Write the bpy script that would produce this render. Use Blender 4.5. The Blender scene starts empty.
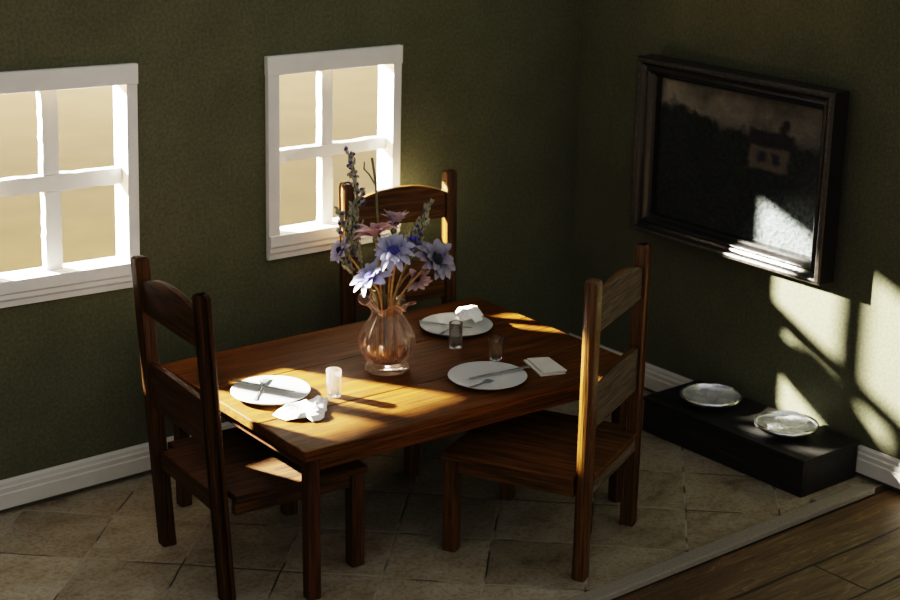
import bpy, math, random
import numpy as np
from mathutils import Vector, Matrix, noise, Euler

random.seed(7)
scn = bpy.context.scene
COL = scn.collection
R = math.radians

# ------------------------------------------------------------------ materials
def newmat(name):
    m = bpy.data.materials.new(name)
    m.use_nodes = True
    nt = m.node_tree
    return m, nt, nt.nodes['Principled BSDF']

def node(nt, typ, **kw):
    n = nt.nodes.new(typ)
    for k, v in kw.items():
        if k in n.inputs.keys() if hasattr(n.inputs, 'keys') else False:
            n.inputs[k].default_value = v
        else:
            setattr(n, k, v)
    return n

def coords(nt, scale=(1, 1, 1), rot=(0, 0, 0), loc=(0, 0, 0), kind='Object'):
    tc = nt.nodes.new('ShaderNodeTexCoord')
    mp = nt.nodes.new('ShaderNodeMapping')
    mp.inputs['Scale'].default_value = scale
    mp.inputs['Rotation'].default_value = rot
    mp.inputs['Location'].default_value = loc
    nt.links.new(tc.outputs[kind], mp.inputs['Vector'])
    return mp.outputs['Vector']

def noise_tex(nt, vec, scale=5, detail=4, rough=.55, dist=0.0):
    n = nt.nodes.new('ShaderNodeTexNoise')
    n.inputs['Scale'].default_value = scale
    n.inputs['Detail'].default_value = detail
    n.inputs['Roughness'].default_value = rough
    n.inputs['Distortion'].default_value = dist
    nt.links.new(vec, n.inputs['Vector'])
    return n.outputs['Fac']

def ramp(nt, fac, stops):
    r = nt.nodes.new('ShaderNodeValToRGB')
    e = r.color_ramp.elements
    while len(e) < len(stops):
        e.new(.5)
    for el, (p, c) in zip(e, stops):
        el.position = p
        el.color = (*c, 1) if len(c) == 3 else c
    nt.links.new(fac, r.inputs['Fac'])
    return r.outputs['Color']

def mixc(nt, fac, a, b, mode='MIX'):
    m = nt.nodes.new('ShaderNodeMix')
    m.data_type = 'RGBA'
    m.blend_type = mode
    for sock, v in ((m.inputs[0], fac), (m.inputs[6], a), (m.inputs[7], b)):
        if hasattr(v, 'is_linked') or hasattr(v, 'links'):
            nt.links.new(v, sock)
        elif isinstance(v, (int, float)):
            sock.default_value = v
        else:
            sock.default_value = (*v, 1)
    return m.outputs[2]

def math_n(nt, op, a, b=0.0, c=None):
    m = nt.nodes.new('ShaderNodeMath')
    m.operation = op
    for i, v in enumerate((a, b) if c is None else (a, b, c)):
        if hasattr(v, 'links'):
            nt.links.new(v, m.inputs[i])
        else:
            m.inputs[i].default_value = v
    return m.outputs[0]

def bump(nt, bsdf, h, strength=.3, dist=.01):
    b = nt.nodes.new('ShaderNodeBump')
    b.inputs['Strength'].default_value = strength
    b.inputs['Distance'].default_value = dist
    nt.links.new(h, b.inputs['Height'])
    nt.links.new(b.outputs['Normal'], bsdf.inputs['Normal'])
    return b

def wood(name, dark, mid, light, axis=0, rough=.5, scale=1.0, bstr=.35, spec=.25, loc=(0, 0, 0), coat=0.0):
    m, nt, b = newmat(name)
    s = [16 * scale] * 3
    s[axis] = 1.1 * scale
    v = coords(nt, tuple(s), loc=loc)
    n1 = noise_tex(nt, v, 1.6, 6, .62, .6)
    s2 = [120 * scale] * 3
    s2[axis] = 3.5 * scale
    v2 = coords(nt, tuple(s2))
    n2 = noise_tex(nt, v2, 1.0, 3, .6)
    c = ramp(nt, n1, [(.28, dark), (.5, mid), (.74, light)])
    dk = ramp(nt, n2, [(.36, (.30, .27, .25)), (.54, (1.08, 1.08, 1.08))])
    c = mixc(nt, .85, c, dk, 'MULTIPLY')
    nt.links.new(c, b.inputs['Base Color'])
    b.inputs['Roughness'].default_value = rough
    b.inputs['Specular IOR Level'].default_value = spec
    b.inputs['Coat Weight'].default_value = coat
    b.inputs['Coat Roughness'].default_value = .28
    b.inputs['Coat IOR'].default_value = 1.8
    h = math_n(nt, 'ADD', math_n(nt, 'MULTIPLY', n1, .5), n2)
    bump(nt, b, h, bstr, .006)
    return m

M = {}
WD = dict(dark=(.038, .0150, .0025), mid=(.092, .0385, .005), light=(.155, .072, .010))
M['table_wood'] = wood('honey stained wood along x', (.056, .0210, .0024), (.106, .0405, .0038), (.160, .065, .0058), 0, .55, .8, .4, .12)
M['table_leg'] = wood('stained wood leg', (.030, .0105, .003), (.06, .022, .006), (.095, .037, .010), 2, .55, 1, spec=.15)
for nm, ax in (('wx', 0), ('wy', 1), ('wz', 2)):
    M[nm] = wood('chair wood ' + nm, WD['dark'], WD['mid'], WD['light'], ax, .42, 1, .4, .25)
for nm, ax in (('dx', 0), ('dy', 1), ('dz', 2)):
    M[nm] = wood('dark chair wood ' + nm, (.030, .0118, .003), (.064, .0265, .0055), (.10, .044, .009), ax, .55, 1, .5, .14)
M['seat'] = wood('matte chair seat wood', WD['dark'], WD['mid'], WD['light'], 0, .65, 1, .6, .15)
M['seat_dark'] = wood('matte dark chair seat wood', (.030, .0115, .003), (.066, .027, .006), (.1, .045, .009), 0, .7, 1, .6, .12)
M['post'] = wood('rough glossy wood post', WD['dark'], WD['mid'], WD['light'], 2, .3, 1, .9, .4)
M['post_dark'] = wood('dark rough wood post', (.030, .0118, .003), (.060, .0255, .006), (.095, .043, .010), 2, .55, 1, .8, .1)
M['pale_slat'] = wood('pale rough wood', (.22, .18, .12), (.34, .28, .2), (.45, .38, .28), 1, .75, 1.8, .9, .3)
M['raw_slat'] = wood('dull rough wood', (.055, .040, .025), (.105, .079, .050), (.16, .125, .084), 1, .75, 1.8, .9, .3)
M['black_wood'] = wood('black painted wood', (.007, .0065, .006), (.013, .012, .011), (.026, .024, .022), 1, .5, 1, .5, .4)

def m_wall():
    m, nt, b = newmat('olive green painted card')
    v = coords(nt)
    n1 = noise_tex(nt, v, 2.2, 5, .6)
    n2 = noise_tex(nt, v, 60, 3, .6)
    c = ramp(nt, n1, [(.3, (.088, .088, .052)), (.7, (.110, .110, .066))])
    c2 = ramp(nt, n2, [(.35, (.8, .8, .78)), (.65, (1.12, 1.12, 1.1))])
    nt.links.new(mixc(nt, 1, c, c2, 'MULTIPLY'), b.inputs['Base Color'])
    b.inputs['Roughness'].default_value = .75
    b.inputs['Specular IOR Level'].default_value = .25
    bump(nt, b, n2, .25, .006)
    return m
M['wall'] = m_wall()

def m_white(name, col=(.70, .675, .64), rough=.55, bs=.15, sc=40):
    m, nt, b = newmat(name)
    v = coords(nt)
    n = noise_tex(nt, v, sc, 4, .6)
    n2 = noise_tex(nt, v, 5, 4, .6)
    c = ramp(nt, n2, [(.3, tuple(x * .9 for x in col)), (.7, col)])
    nt.links.new(c, b.inputs['Base Color'])
    b.inputs['Roughness'].default_value = rough
    bump(nt, b, n, bs, .006)
    return m
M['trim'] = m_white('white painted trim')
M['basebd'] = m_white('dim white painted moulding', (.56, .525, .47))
M['plate'] = m_white('matte off white ceramic', (.50, .51, .50), .45, .04)
M['paper'] = m_white('white tissue paper', (.9, .89, .86), .9, .15, 90)
M['linen'] = m_white('folded paper napkin', (.66, .63, .56), .9, .25, 120)

def m_tile():
    m, nt, b = newmat('worn stone tiles laid diagonally')
    T = .474
    tc = nt.nodes.new('ShaderNodeTexCoord')
    sp = nt.nodes.new('ShaderNodeSeparateXYZ')
    # slight wobble of the joints
    wob = nt.nodes.new('ShaderNodeTexNoise')
    wob.inputs['Scale'].default_value = 2.5
    wob.inputs['Detail'].default_value = 3
    nt.links.new(tc.outputs['Object'], wob.inputs['Vector'])
    vs = nt.nodes.new('ShaderNodeVectorMath'); vs.operation = 'MULTIPLY_ADD'
    nt.links.new(wob.outputs['Color'], vs.inputs[0])
    vs.inputs[1].default_value = (.03, .03, 0)
    nt.links.new(tc.outputs['Object'], vs.inputs[2])
    nt.links.new(vs.outputs[0], sp.inputs[0])
    x, y = sp.outputs[0], sp.outputs[1]
    k = 1 / math.sqrt(2)
    a = math_n(nt, 'MULTIPLY', math_n(nt, 'ADD', x, y), k)
    bb = math_n(nt, 'MULTIPLY', math_n(nt, 'SUBTRACT', x, y), k)
    ua = math_n(nt, 'DIVIDE', math_n(nt, 'ADD', a, 1.73 - .02 + 20 * T), T)
    ub = math_n(nt, 'DIVIDE', math_n(nt, 'ADD', bb, .255 + 20 * T), T)
    fa, fb = math_n(nt, 'FRACT', ua), math_n(nt, 'FRACT', ub)
    ia, ib = math_n(nt, 'FLOOR', ua), math_n(nt, 'FLOOR', ub)
    da = math_n(nt, 'MINIMUM', fa, math_n(nt, 'SUBTRACT', 1.0, fa))
    db = math_n(nt, 'MINIMUM', fb, math_n(nt, 'SUBTRACT', 1.0, fb))
    d = math_n(nt, 'MINIMUM', da, db)
    cv = nt.nodes.new('ShaderNodeCombineXYZ')
    nt.links.new(ia, cv.inputs[0]); nt.links.new(ib, cv.inputs[1])
    wn = nt.nodes.new('ShaderNodeTexWhiteNoise'); wn.noise_dimensions = '3D'
    nt.links.new(cv.outputs[0], wn.inputs['Vector'])
    # per tile shifted grain
    va = nt.nodes.new('ShaderNodeVectorMath'); va.operation = 'MULTIPLY_ADD'
    nt.links.new(wn.outputs['Color'], va.inputs[0]); va.inputs[1].default_value = (9, 9, 9)
    nt.links.new(tc.outputs['Object'], va.inputs[2])
    mp = nt.nodes.new('ShaderNodeMapping'); mp.inputs['Rotation'].default_value = (0, 0, R(45)); mp.inputs['Scale'].default_value = (1.0, 1.5, 1)
    nt.links.new(va.outputs[0], mp.inputs['Vector'])
    n1 = noise_tex(nt, mp.outputs[0], 3.2, 8, .66, .3)
    n2 = noise_tex(nt, va.outputs[0], 45, 4, .7)
    c = ramp(nt, n1, [(.26, (.12, .088, .048)), (.40, (.27, .222, .152)), (.64, (.36, .318, .245))])
    c = mixc(nt, .6, c, ramp(nt, n2, [(.40, (.6, .55, .48)), (.52, (1, 1, 1))]), 'MULTIPLY')
    br = ramp(nt, wn.outputs['Value'], [(0, (.78, .77, .74)), (1, (1.1, 1.1, 1.1))])
    c = mixc(nt, 1, c, br, 'MULTIPLY')
    edge = ramp(nt, d, [(.004, (0, 0, 0)), (.013, (1, 1, 1))])
    gn = noise_tex(nt, tc.outputs['Object'], 3.0, 2)
    gc = ramp(nt, gn, [(.46, (.04, .034, .025)), (.54, (.31, .275, .22))])
    c = mixc(nt, edge, gc, c)
    nt.links.new(c, b.inputs['Base Color'])
    b.inputs['Roughness'].default_value = .6
    b.inputs['Specular IOR Level'].default_value = .25
    h = math_n(nt, 'ADD', math_n(nt, 'MULTIPLY', n2, .25), math_n(nt, 'MULTIPLY', ramp(nt, d, [(.0, (0, 0, 0)), (.03, (1, 1, 1))]), .5))
    h = math_n(nt, 'ADD', h, math_n(nt, 'MULTIPLY', n1, .5))
    bump(nt, b, h, .5, .008)
    return m
M['tile'] = m_tile()

def m_planks():
    m, nt, b = newmat('brown wooden floorboards')
    tc = nt.nodes.new('ShaderNodeTexCoord')
    sp = nt.nodes.new('ShaderNodeSeparateXYZ')
    nt.links.new(tc.outputs['Object'], sp.inputs[0])
    x, y = sp.outputs[0], sp.outputs[1]
    Wd = .33
    uy = math_n(nt, 'DIVIDE', math_n(nt, 'ADD', math_n(nt, 'MULTIPLY', y, -1.0), -2.51 + 10 * Wd), Wd)
    fy, iy = math_n(nt, 'FRACT', uy), math_n(nt, 'FLOOR', uy)
    # butt joints: board 2 (iy=11) has one at x=-1.03
    off = math_n(nt, 'MULTIPLY', math_n(nt, 'SUBTRACT', iy, 11.0), 1.17)
    ux = math_n(nt, 'DIVIDE', math_n(nt, 'ADD', math_n(nt, 'ADD', x, 1.03 + 24.0), off), 2.4)
    fx, ix = math_n(nt, 'FRACT', ux), math_n(nt, 'FLOOR', ux)
    dy = math_n(nt, 'MULTIPLY', math_n(nt, 'MINIMUM', fy, math_n(nt, 'SUBTRACT', 1.0, fy)), Wd)
    dx = math_n(nt, 'MULTIPLY', math_n(nt, 'MINIMUM', fx, math_n(nt, 'SUBTRACT', 1.0, fx)), 2.4)
    d = math_n(nt, 'MINIMUM', dx, dy)
    cv = nt.nodes.new('ShaderNodeCombineXYZ')
    nt.links.new(ix, cv.inputs[0]); nt.links.new(iy, cv.inputs[1])
    wn = nt.nodes.new('ShaderNodeTexWhiteNoise')
    nt.links.new(cv.outputs[0], wn.inputs['Vector'])
    va = nt.nodes.new('ShaderNodeVectorMath'); va.operation = 'MULTIPLY_ADD'
    nt.links.new(wn.outputs['Color'], va.inputs[0]); va.inputs[1].default_value = (7, 7, 7)
    nt.links.new(tc.outputs['Object'], va.inputs[2])
    mp = nt.nodes.new('ShaderNodeMapping'); mp.inputs['Scale'].default_value = (1.1, 9, 1)
    nt.links.new(va.outputs[0], mp.inputs['Vector'])
    n1 = noise_tex(nt, mp.outputs[0], 1.5, 3, .5, .8)
    rings = math_n(nt, 'FRACT', math_n(nt, 'MULTIPLY', n1, 7.0))
    mp2 = nt.nodes.new('ShaderNodeMapping'); mp2.inputs['Scale'].default_value = (4, 90, 1)
    nt.links.new(va.outputs[0], mp2.inputs['Vector'])
    n2 = noise_tex(nt, mp2.outputs[0], 1.2, 4, .6)
    c = ramp(nt, n1, [(.3, (.065, .036, .015)), (.52, (.12, .073, .031)), (.75, (.17, .11, .05))])
    c = mixc(nt, .55, c, ramp(nt, rings, [(0, (.7, .66, .6)), (.80, (1, 1, 1)), (1, (2.3, 2.2, 1.9))]), 'MULTIPLY')
    c = mixc(nt, .7, c, ramp(nt, n2, [(.35, (.4, .38, .35)), (.6, (1, 1, 1))]), 'MULTIPLY')
    c = mixc(nt, ramp(nt, d, [(.003, (0, 0, 0)), (.008, (1, 1, 1))]), (.006, .004, .003), c)
    nt.links.new(c, b.inputs['Base Color'])
    b.inputs['Roughness'].default_value = .5
    b.inputs['Specular IOR Level'].default_value = .35
    h = math_n(nt, 'ADD', math_n(nt, 'MULTIPLY', n2, .3), ramp(nt, d, [(0, (0, 0, 0)), (.012, (1, 1, 1))]))
    bump(nt, b, h, .5, .006)
    return m
M['planks'] = m_planks()

def m_simple(name, col, rough=.5, metal=0, spec=.5, nscale=30, var=.25, bs=.2, aniso=None):
    m, nt, b = newmat(name)
    v = coords(nt)
    n = noise_tex(nt, v, nscale, 4, .6)
    c = ramp(nt, n, [(.3, tuple(x * (1 - var) for x in col)), (.7, tuple(min(1, x * (1 + var)) for x in col))])
    nt.links.new(c, b.inputs['Base Color'])
    b.inputs['Roughness'].default_value = rough
    b.inputs['Metallic'].default_value = metal
    b.inputs['Specular IOR Level'].default_value = spec
    if bs:
        bump(nt, b, n, bs, .005)
    return m
M['strip'] = m_simple('grey card threshold', (.225, .20, .165), .85, 0, .1, 60, .12)
M['desk'] = m_simple('tan table surface', (.72, .515, .29), .9, 0, .1, 1.6, .07, 0)
M['frame'] = m_simple('black glossy frame', (.012, .011, .010), .24, 0, .8, 35, .5, .35)
M['frame_worn'] = m_simple('worn black frame edge', (.05, .043, .036), .3, 0, .6, 45, .7, .4)
M['cutlery'] = m_simple('dull pewter cutlery', (.22, .25, .255), .36, .5, .5, 60, .3, .3)
M['foil'] = m_simple('crinkled silver foil', (.82, .83, .84), .23, 1, .5, 25, .08, .5)
M['dish_inside'] = m_simple('silver dish lining', (.82, .85, .88), .33, .7, .5, 22, .25, .9)
M['stem'] = m_simple('dry straw stem', (.38, .22, .075), .65, 0, .3, 40, .3, .2)
M['stem_green'] = m_simple('dry green stem', (.15, .15, .075), .7, 0, .3, 40, .3, .2)
M['bud'] = m_simple('dry grey green buds', (.29, .275, .20), .8, 0, .2, 30, .35, .2)
M['floret'] = m_simple('violet blue florets', (.075, .06, .17), .7, 0, .2, 30, .3, .1)
M['brightfloret'] = m_simple('bright blue florets', (.07, .08, .40), .6, 0, .3, 30, .3, .1)

def m_petal(name, base, tip, stripe=.85):
    m, nt, b = newmat(name)
    at = nt.nodes.new('ShaderNodeAttribute'); at.attribute_name = 'along'
    n = noise_tex(nt, coords(nt), 40, 3, .6)
    f = math_n(nt, 'ADD', at.outputs['Fac'], math_n(nt, 'MULTIPLY', math_n(nt, 'SUBTRACT', n, .5), .35))
    c = ramp(nt, f, [(.1, base), (.85, tip)])
    out = [x for x in nt.nodes if x.type == 'OUTPUT_MATERIAL'][0]
    nt.links.new(c, b.inputs['Base Color'])
    b.inputs['Roughness'].default_value = .6
    b.inputs['Specular IOR Level'].default_value = .25
    tr = nt.nodes.new('ShaderNodeBsdfTranslucent')
    nt.links.new(c, tr.inputs['Color'])
    mx = nt.nodes.new('ShaderNodeMixShader'); mx.inputs[0].default_value = .3
    nt.links.new(b.outputs[0], mx.inputs[1]); nt.links.new(tr.outputs[0], mx.inputs[2])
    nt.links.new(mx.outputs[0], out.inputs['Surface'])
    return m
M['lilac'] = m_petal('lilac blue petals', (.19, .19, .33), (.41, .41, .53))
M['greylilac'] = m_petal('grey lilac petals', (.11, .10, .14), (.33, .31, .38))
M['palelilac'] = m_petal('pale lilac petals', (.3, .26, .38), (.62, .57, .68))
M['pink'] = m_petal('dusty pink petals', (.50, .27, .31), (.62, .43, .45))
M['mauve'] = m_petal('faded mauve petals', (.3, .2, .25), (.5, .4, .45))
M['core_blue'] = m_simple('blue violet flower centre', (.075, .07, .25), .7, 0, .3, 60, .5, .3)
M['core_dark'] = m_simple('dark grey flower centre', (.035, .035, .05), .75, 0, .3, 60, .5, .3)

def m_glass(name, tint, mixw=.5, rough=.02, ior=1.35, haze=.04):
    m, nt, b = newmat(name)
    out = [x for x in nt.nodes if x.type == 'OUTPUT_MATERIAL'][0]
    b.inputs['Base Color'].default_value = (*tint, 1)
    b.inputs['Transmission Weight'].default_value = 1
    b.inputs['Roughness'].default_value = rough
    b.inputs['IOR'].default_value = ior
    n = noise_tex(nt, coords(nt), 14, 2, .5)
    bump(nt, b, n, .12, .01)
    tr = nt.nodes.new('ShaderNodeBsdfTransparent')
    tr.inputs['Color'].default_value = (*tint, 1)
    mx = nt.nodes.new('ShaderNodeMixShader'); mx.inputs[0].default_value = mixw
    nt.links.new(tr.outputs[0], mx.inputs[1]); nt.links.new(b.outputs[0], mx.inputs[2])
    tl = nt.nodes.new('ShaderNodeBsdfTranslucent'); tl.inputs['Color'].default_value = (*tint, 1)  # faint haze replaces lamp light the glass would scatter
    m2 = nt.nodes.new('ShaderNodeMixShader'); m2.inputs[0].default_value = haze
    nt.links.new(mx.outputs[0], m2.inputs[1]); nt.links.new(tl.outputs[0], m2.inputs[2])
    nt.links.new(m2.outputs[0], out.inputs['Surface'])
    return m
def m_vase():
    m, nt, b = newmat('pale pink vase glass')
    out = [x for x in nt.nodes if x.type == 'OUTPUT_MATERIAL'][0]
    lw = nt.nodes.new('ShaderNodeLayerWeight'); lw.inputs['Blend'].default_value = .35
    tint = ramp(nt, lw.outputs['Facing'], [(.25, (.99, .96, .94)), (.75, (.95, .88, .84)), (1, (.85, .70, .62))])
    tr = nt.nodes.new('ShaderNodeBsdfTransparent'); nt.links.new(tint, tr.inputs['Color'])
    gl = nt.nodes.new('ShaderNodeBsdfGlossy'); gl.inputs['Roughness'].default_value = .04; gl.inputs['Color'].default_value = (1, .93, .89, 1)
    fr = nt.nodes.new('ShaderNodeFresnel'); fr.inputs['IOR'].default_value = 1.5
    mx = nt.nodes.new('ShaderNodeMixShader')
    nt.links.new(math_n(nt, 'MULTIPLY', fr.outputs[0], .75), mx.inputs[0])
    nt.links.new(tr.outputs[0], mx.inputs[1]); nt.links.new(gl.outputs[0], mx.inputs[2])
    b.inputs['Base Color'].default_value = (.97, .84, .78, 1)
    b.inputs['Transmission Weight'].default_value = 1
    b.inputs['Roughness'].default_value = 0
    b.inputs['IOR'].default_value = 1.4
    m2 = nt.nodes.new('ShaderNodeMixShader'); m2.inputs[0].default_value = .15
    nt.links.new(mx.outputs[0], m2.inputs[1]); nt.links.new(b.outputs[0], m2.inputs[2])
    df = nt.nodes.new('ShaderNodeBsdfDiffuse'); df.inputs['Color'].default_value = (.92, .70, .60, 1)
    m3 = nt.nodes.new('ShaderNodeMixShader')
    edge = math_n(nt, 'MULTIPLY', math_n(nt, 'POWER', lw.outputs['Facing'], 2.2), .55)  # pale edge colour stands in for light caught in the thick glass
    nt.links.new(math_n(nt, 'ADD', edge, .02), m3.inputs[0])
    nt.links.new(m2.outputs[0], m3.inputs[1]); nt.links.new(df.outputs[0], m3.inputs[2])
    nt.links.new(m3.outputs[0], out.inputs['Surface'])
    return m
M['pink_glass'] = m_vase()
M['clear'] = m_glass('clear glass', (.97, .975, .97), .75, .0, 1.42, .03)
def m_milk():  # milky filling, its pale colour stands in for lamp glow in the glass
    m, nt, b = newmat('milky glow filling of the tumbler')
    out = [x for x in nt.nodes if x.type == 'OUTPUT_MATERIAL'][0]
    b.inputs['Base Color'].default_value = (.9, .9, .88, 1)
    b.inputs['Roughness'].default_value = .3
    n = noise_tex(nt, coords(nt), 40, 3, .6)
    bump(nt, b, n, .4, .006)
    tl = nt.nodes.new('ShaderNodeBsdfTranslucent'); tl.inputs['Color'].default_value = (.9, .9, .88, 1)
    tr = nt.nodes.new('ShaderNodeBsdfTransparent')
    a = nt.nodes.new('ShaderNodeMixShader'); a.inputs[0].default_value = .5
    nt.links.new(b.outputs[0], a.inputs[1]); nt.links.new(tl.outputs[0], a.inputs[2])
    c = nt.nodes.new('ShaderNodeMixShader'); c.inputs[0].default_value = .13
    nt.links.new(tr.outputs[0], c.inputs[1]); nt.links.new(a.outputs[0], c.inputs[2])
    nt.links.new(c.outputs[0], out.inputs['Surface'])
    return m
M['glow_fill'] = m_milk()

def m_painting():
    m, nt, b = newmat('dark landscape painting with small house')
    tc = nt.nodes.new('ShaderNodeTexCoord')
    sp = nt.nodes.new('ShaderNodeSeparateXYZ')
    nt.links.new(tc.outputs['Object'], sp.inputs[0])
    u0 = math_n(nt, 'ADD', math_n(nt, 'MULTIPLY', sp.outputs[1], -1 / 1.19), .5)   # 0 left .. 1 right
    v0 = math_n(nt, 'ADD', math_n(nt, 'MULTIPLY', sp.outputs[2], 1 / .80), .5)     # 0 bottom .. 1 top
    nz = nt.nodes.new('ShaderNodeTexNoise'); nz.inputs['Scale'].default_value = 16; nz.inputs['Detail'].default_value = 4
    nt.links.new(tc.outputs['Object'], nz.inputs['Vector'])
    s3 = nt.nodes.new('ShaderNodeSeparateColor'); nt.links.new(nz.outputs['Color'], s3.inputs[0])
    u = math_n(nt, 'ADD', u0, math_n(nt, 'MULTIPLY', math_n(nt, 'SUBTRACT', s3.outputs[0], .5), .06))
    v = math_n(nt, 'ADD', v0, math_n(nt, 'MULTIPLY', math_n(nt, 'SUBTRACT', s3.outputs[1], .5), .06))
    def box(x0, x1, y0, y1, s=.012):
        def st(t, e):   # smooth step t>e
            q = math_n(nt, 'DIVIDE', math_n(nt, 'SUBTRACT', t, e - s), 2 * s)
            q2 = nt.nodes.new('ShaderNodeClamp'); nt.links.new(q, q2.inputs[0]); return q2.outputs[0]
        a = math_n(nt, 'MULTIPLY', st(u, x0), math_n(nt, 'SUBTRACT', 1.0, st(u, x1)))
        c = math_n(nt, 'MULTIPLY', st(v, y0), math_n(nt, 'SUBTRACT', 1.0, st(v, y1)))
        return math_n(nt, 'MULTIPLY', a, c)
    big = noise_tex(nt, tc.outputs['Object'], 3.2, 5, .6)
    fine = noise_tex(nt, tc.outputs['Object'], 38, 4, .7)
    sky = ramp(nt, big, [(.35, (.085, .075, .057)), (.65, (.26, .235, .185))])
    fol = ramp(nt, fine, [(.4, (.008, .009, .006)), (.6, (.022, .024, .014)), (.74, (.07, .065, .05))])
    hor = math_n(nt, 'ADD', math_n(nt, 'MULTIPLY', math_n(nt, 'SUBTRACT', big, .5), .55), .72)
    skyf = ramp(nt, math_n(nt, 'SUBTRACT', v0, hor), [(.0, (0, 0, 0)), (.06, (1, 1, 1))])
    c = mixc(nt, skyf, fol, sky)
    c = mixc(nt, box(.57, .80, .50, .73), c, (.125, .10, .072))
    c = mixc(nt, box(.56, .83, .66, .77), c, (.02, .014, .013))
    c = mixc(nt, box(.745, .785, .75, .86), c, (.02, .014, .013))
    c = mixc(nt, box(.62, .665, .555, .63), c, (.025, .022, .03))
    c = mixc(nt, box(.70, .745, .555, .63), c, (.025, .022, .03))
    gr = ramp(nt, math_n(nt, 'SUBTRACT', u0, math_n(nt, 'MULTIPLY', v0, .5)), [(.5, (0, 0, 0)), (.62, (1, 1, 1))])
    lowf = ramp(nt, v0, [(.28, (1, 1, 1)), (.42, (0, 0, 0))])
    gl = ramp(nt, fine, [(.38, (.02, .03, .02)), (.62, (.10, .11, .11))])
    c = mixc(nt, math_n(nt, 'MULTIPLY', gr, lowf), c, gl)
    nt.links.new(c, b.inputs['Base Color'])
    b.inputs['Roughness'].default_value = .42
    b.inputs['Specular IOR Level'].default_value = .5
    b.inputs['Specular Tint'].default_value = (.8, .88, 1, 1)
    bump(nt, b, fine, .9, .02)
    return m
M['painting'] = m_painting()

# ------------------------------------------------------------------ mesh helpers
class MB:
    def __init__(s):
        s.v, s.f, s.sm, s.att = [], [], [], []
    def add(s, vs, fs, smooth=False, att=None):
        b = len(s.v)
        s.v += [tuple(p) for p in vs]
        s.att += list(att) if att is not None else [0.0] * len(vs)
        for f in fs:
            s.f.append(tuple(b + i for i in f)); s.sm.append(smooth)
        return s
    def box(s, x0, x1, y0, y1, z0, z1, mat=None):
        vs = [Vector((x, y, z)) for z in (z0, z1) for y in (y0, y1) for x in (x0, x1)]
        if mat: vs = [mat @ p for p in vs]
        return s.add(vs, [(0, 2, 3, 1), (4, 5, 7, 6), (0, 1, 5, 4), (2, 6, 7, 3), (0, 4, 6, 2), (1, 3, 7, 5)])
    def prism(s, poly, axis, a0, a1, smooth=False, mat=None):
        """poly: 2-D outline (counter clockwise), extruded along axis from a0 to a1"""
        def P(q, a):
            return Vector((a, q[0], q[1])) if axis == 0 else Vector((q[0], a, q[1])) if axis == 1 else Vector((q[0], q[1], a))
        n = len(poly)
        vs = [P(q, a0) for q in poly] + [P(q, a1) for q in poly]
        if mat: vs = [mat @ p for p in vs]
        fs = [tuple(range(n))[::-1], tuple(range(n, 2 * n))] + [(i, (i + 1) % n, n + (i + 1) % n, n + i) for i in range(n)]
        return s.add(vs, fs, smooth)
    def lathe(s, prof, n=48, fn=None, smooth=True, c=(0, 0, 0)):
        """prof: list of (r, z); fn(theta, i, r, z) -> (r, z)"""
        vs, fs = [], []
        k = len(prof)
        for j in range(n):
            t = 2 * math.pi * j / n
            for i, (r, z) in enumerate(prof):
                rr, zz = fn(t, i, r, z) if fn else (r, z)
                vs.append((c[0] + rr * math.cos(t), c[1] + rr * math.sin(t), c[2] + zz))
        for j in range(n):
            for i in range(k - 1):
                a, b2 = j * k + i, ((j + 1) % n) * k + i
                fs.append((a, b2, b2 + 1, a + 1))
        return s.add(vs, fs, smooth)
    def tube(s, pts, rad, n=8, cap=True):
        pts = [Vector(p) for p in pts]
        rads = rad if isinstance(rad, (list, tuple)) else [rad] * len(pts)
        vs, fs = [], []
        up = Vector((0.31, .87, .2)).normalized()
        for i, p in enumerate(pts):
            d = (pts[min(i + 1, len(pts) - 1)] - pts[max(i - 1, 0)]).normalized()
            a = d.cross(up)
            if a.length < 1e-3: a = d.cross(Vector((1, 0, 0)))
            a.normalize(); b = d.cross(a)
            for j in range(n):
                t = 2 * math.pi * j / n
                vs.append(p + (a * math.cos(t) + b * math.sin(t)) * rads[i])
        for i in range(len(pts) - 1):
            for j in range(n):
                fs.append((i * n + j, i * n + (j + 1) % n, (i + 1) * n + (j + 1) % n, (i + 1) * n + j))
        if cap:
            fs.append(tuple(range(n))[::-1]); fs.append(tuple(range((len(pts) - 1) * n, len(pts) * n)))
        return s.add(vs, fs, True)
    def blob(s, c, r, mat=None, sub=1, sq=(1, 1, 1), jit=0):
        key = sub
        if key not in ICO: ICO[key] = ico(sub)
        vv, ff = ICO[key]
        out = []
        for p in vv:
            q = Vector((p[0] * sq[0], p[1] * sq[1], p[2] * sq[2])) * r * (1 + random.uniform(-jit, jit))
            if mat: q = mat @ q
            out.append(Vector(c) + q)
        return s.add(out, ff, True)
    def build(s, name, mat, parent=None, loc=None, rot=None, bevel=0, seg=2, subsurf=0, solid=0):
        me = bpy.data.meshes.new(name)
        me.from_pydata(s.v, [], s.f)
        me.polygons.foreach_set('use_smooth', s.sm)
        if any(s.att):
            a = me.attributes.new('along', 'FLOAT', 'POINT')
            a.data.foreach_set('value', s.att)
        me.update()
        me.materials.append(mat)
        o = bpy.data.objects.new(name, me)
        COL.objects.link(o)
        if parent: o.parent = parent
        if loc is not None: o.location = loc
        if rot is not None: o.rotation_euler = rot
        if solid:
            md = o.modifiers.new('thick', 'SOLIDIFY'); md.thickness = solid; md.offset = 0
        if bevel:
            md = o.modifiers.new('soft edges', 'BEVEL'); md.width = bevel; md.segments = seg; md.limit_method = 'ANGLE'; md.angle_limit = R(40)
            md.harden_normals = False
        if subsurf:
            md = o.modifiers.new('smooth', 'SUBSURF'); md.levels = subsurf; md.render_levels = subsurf
        return o
ICO = {}
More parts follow.
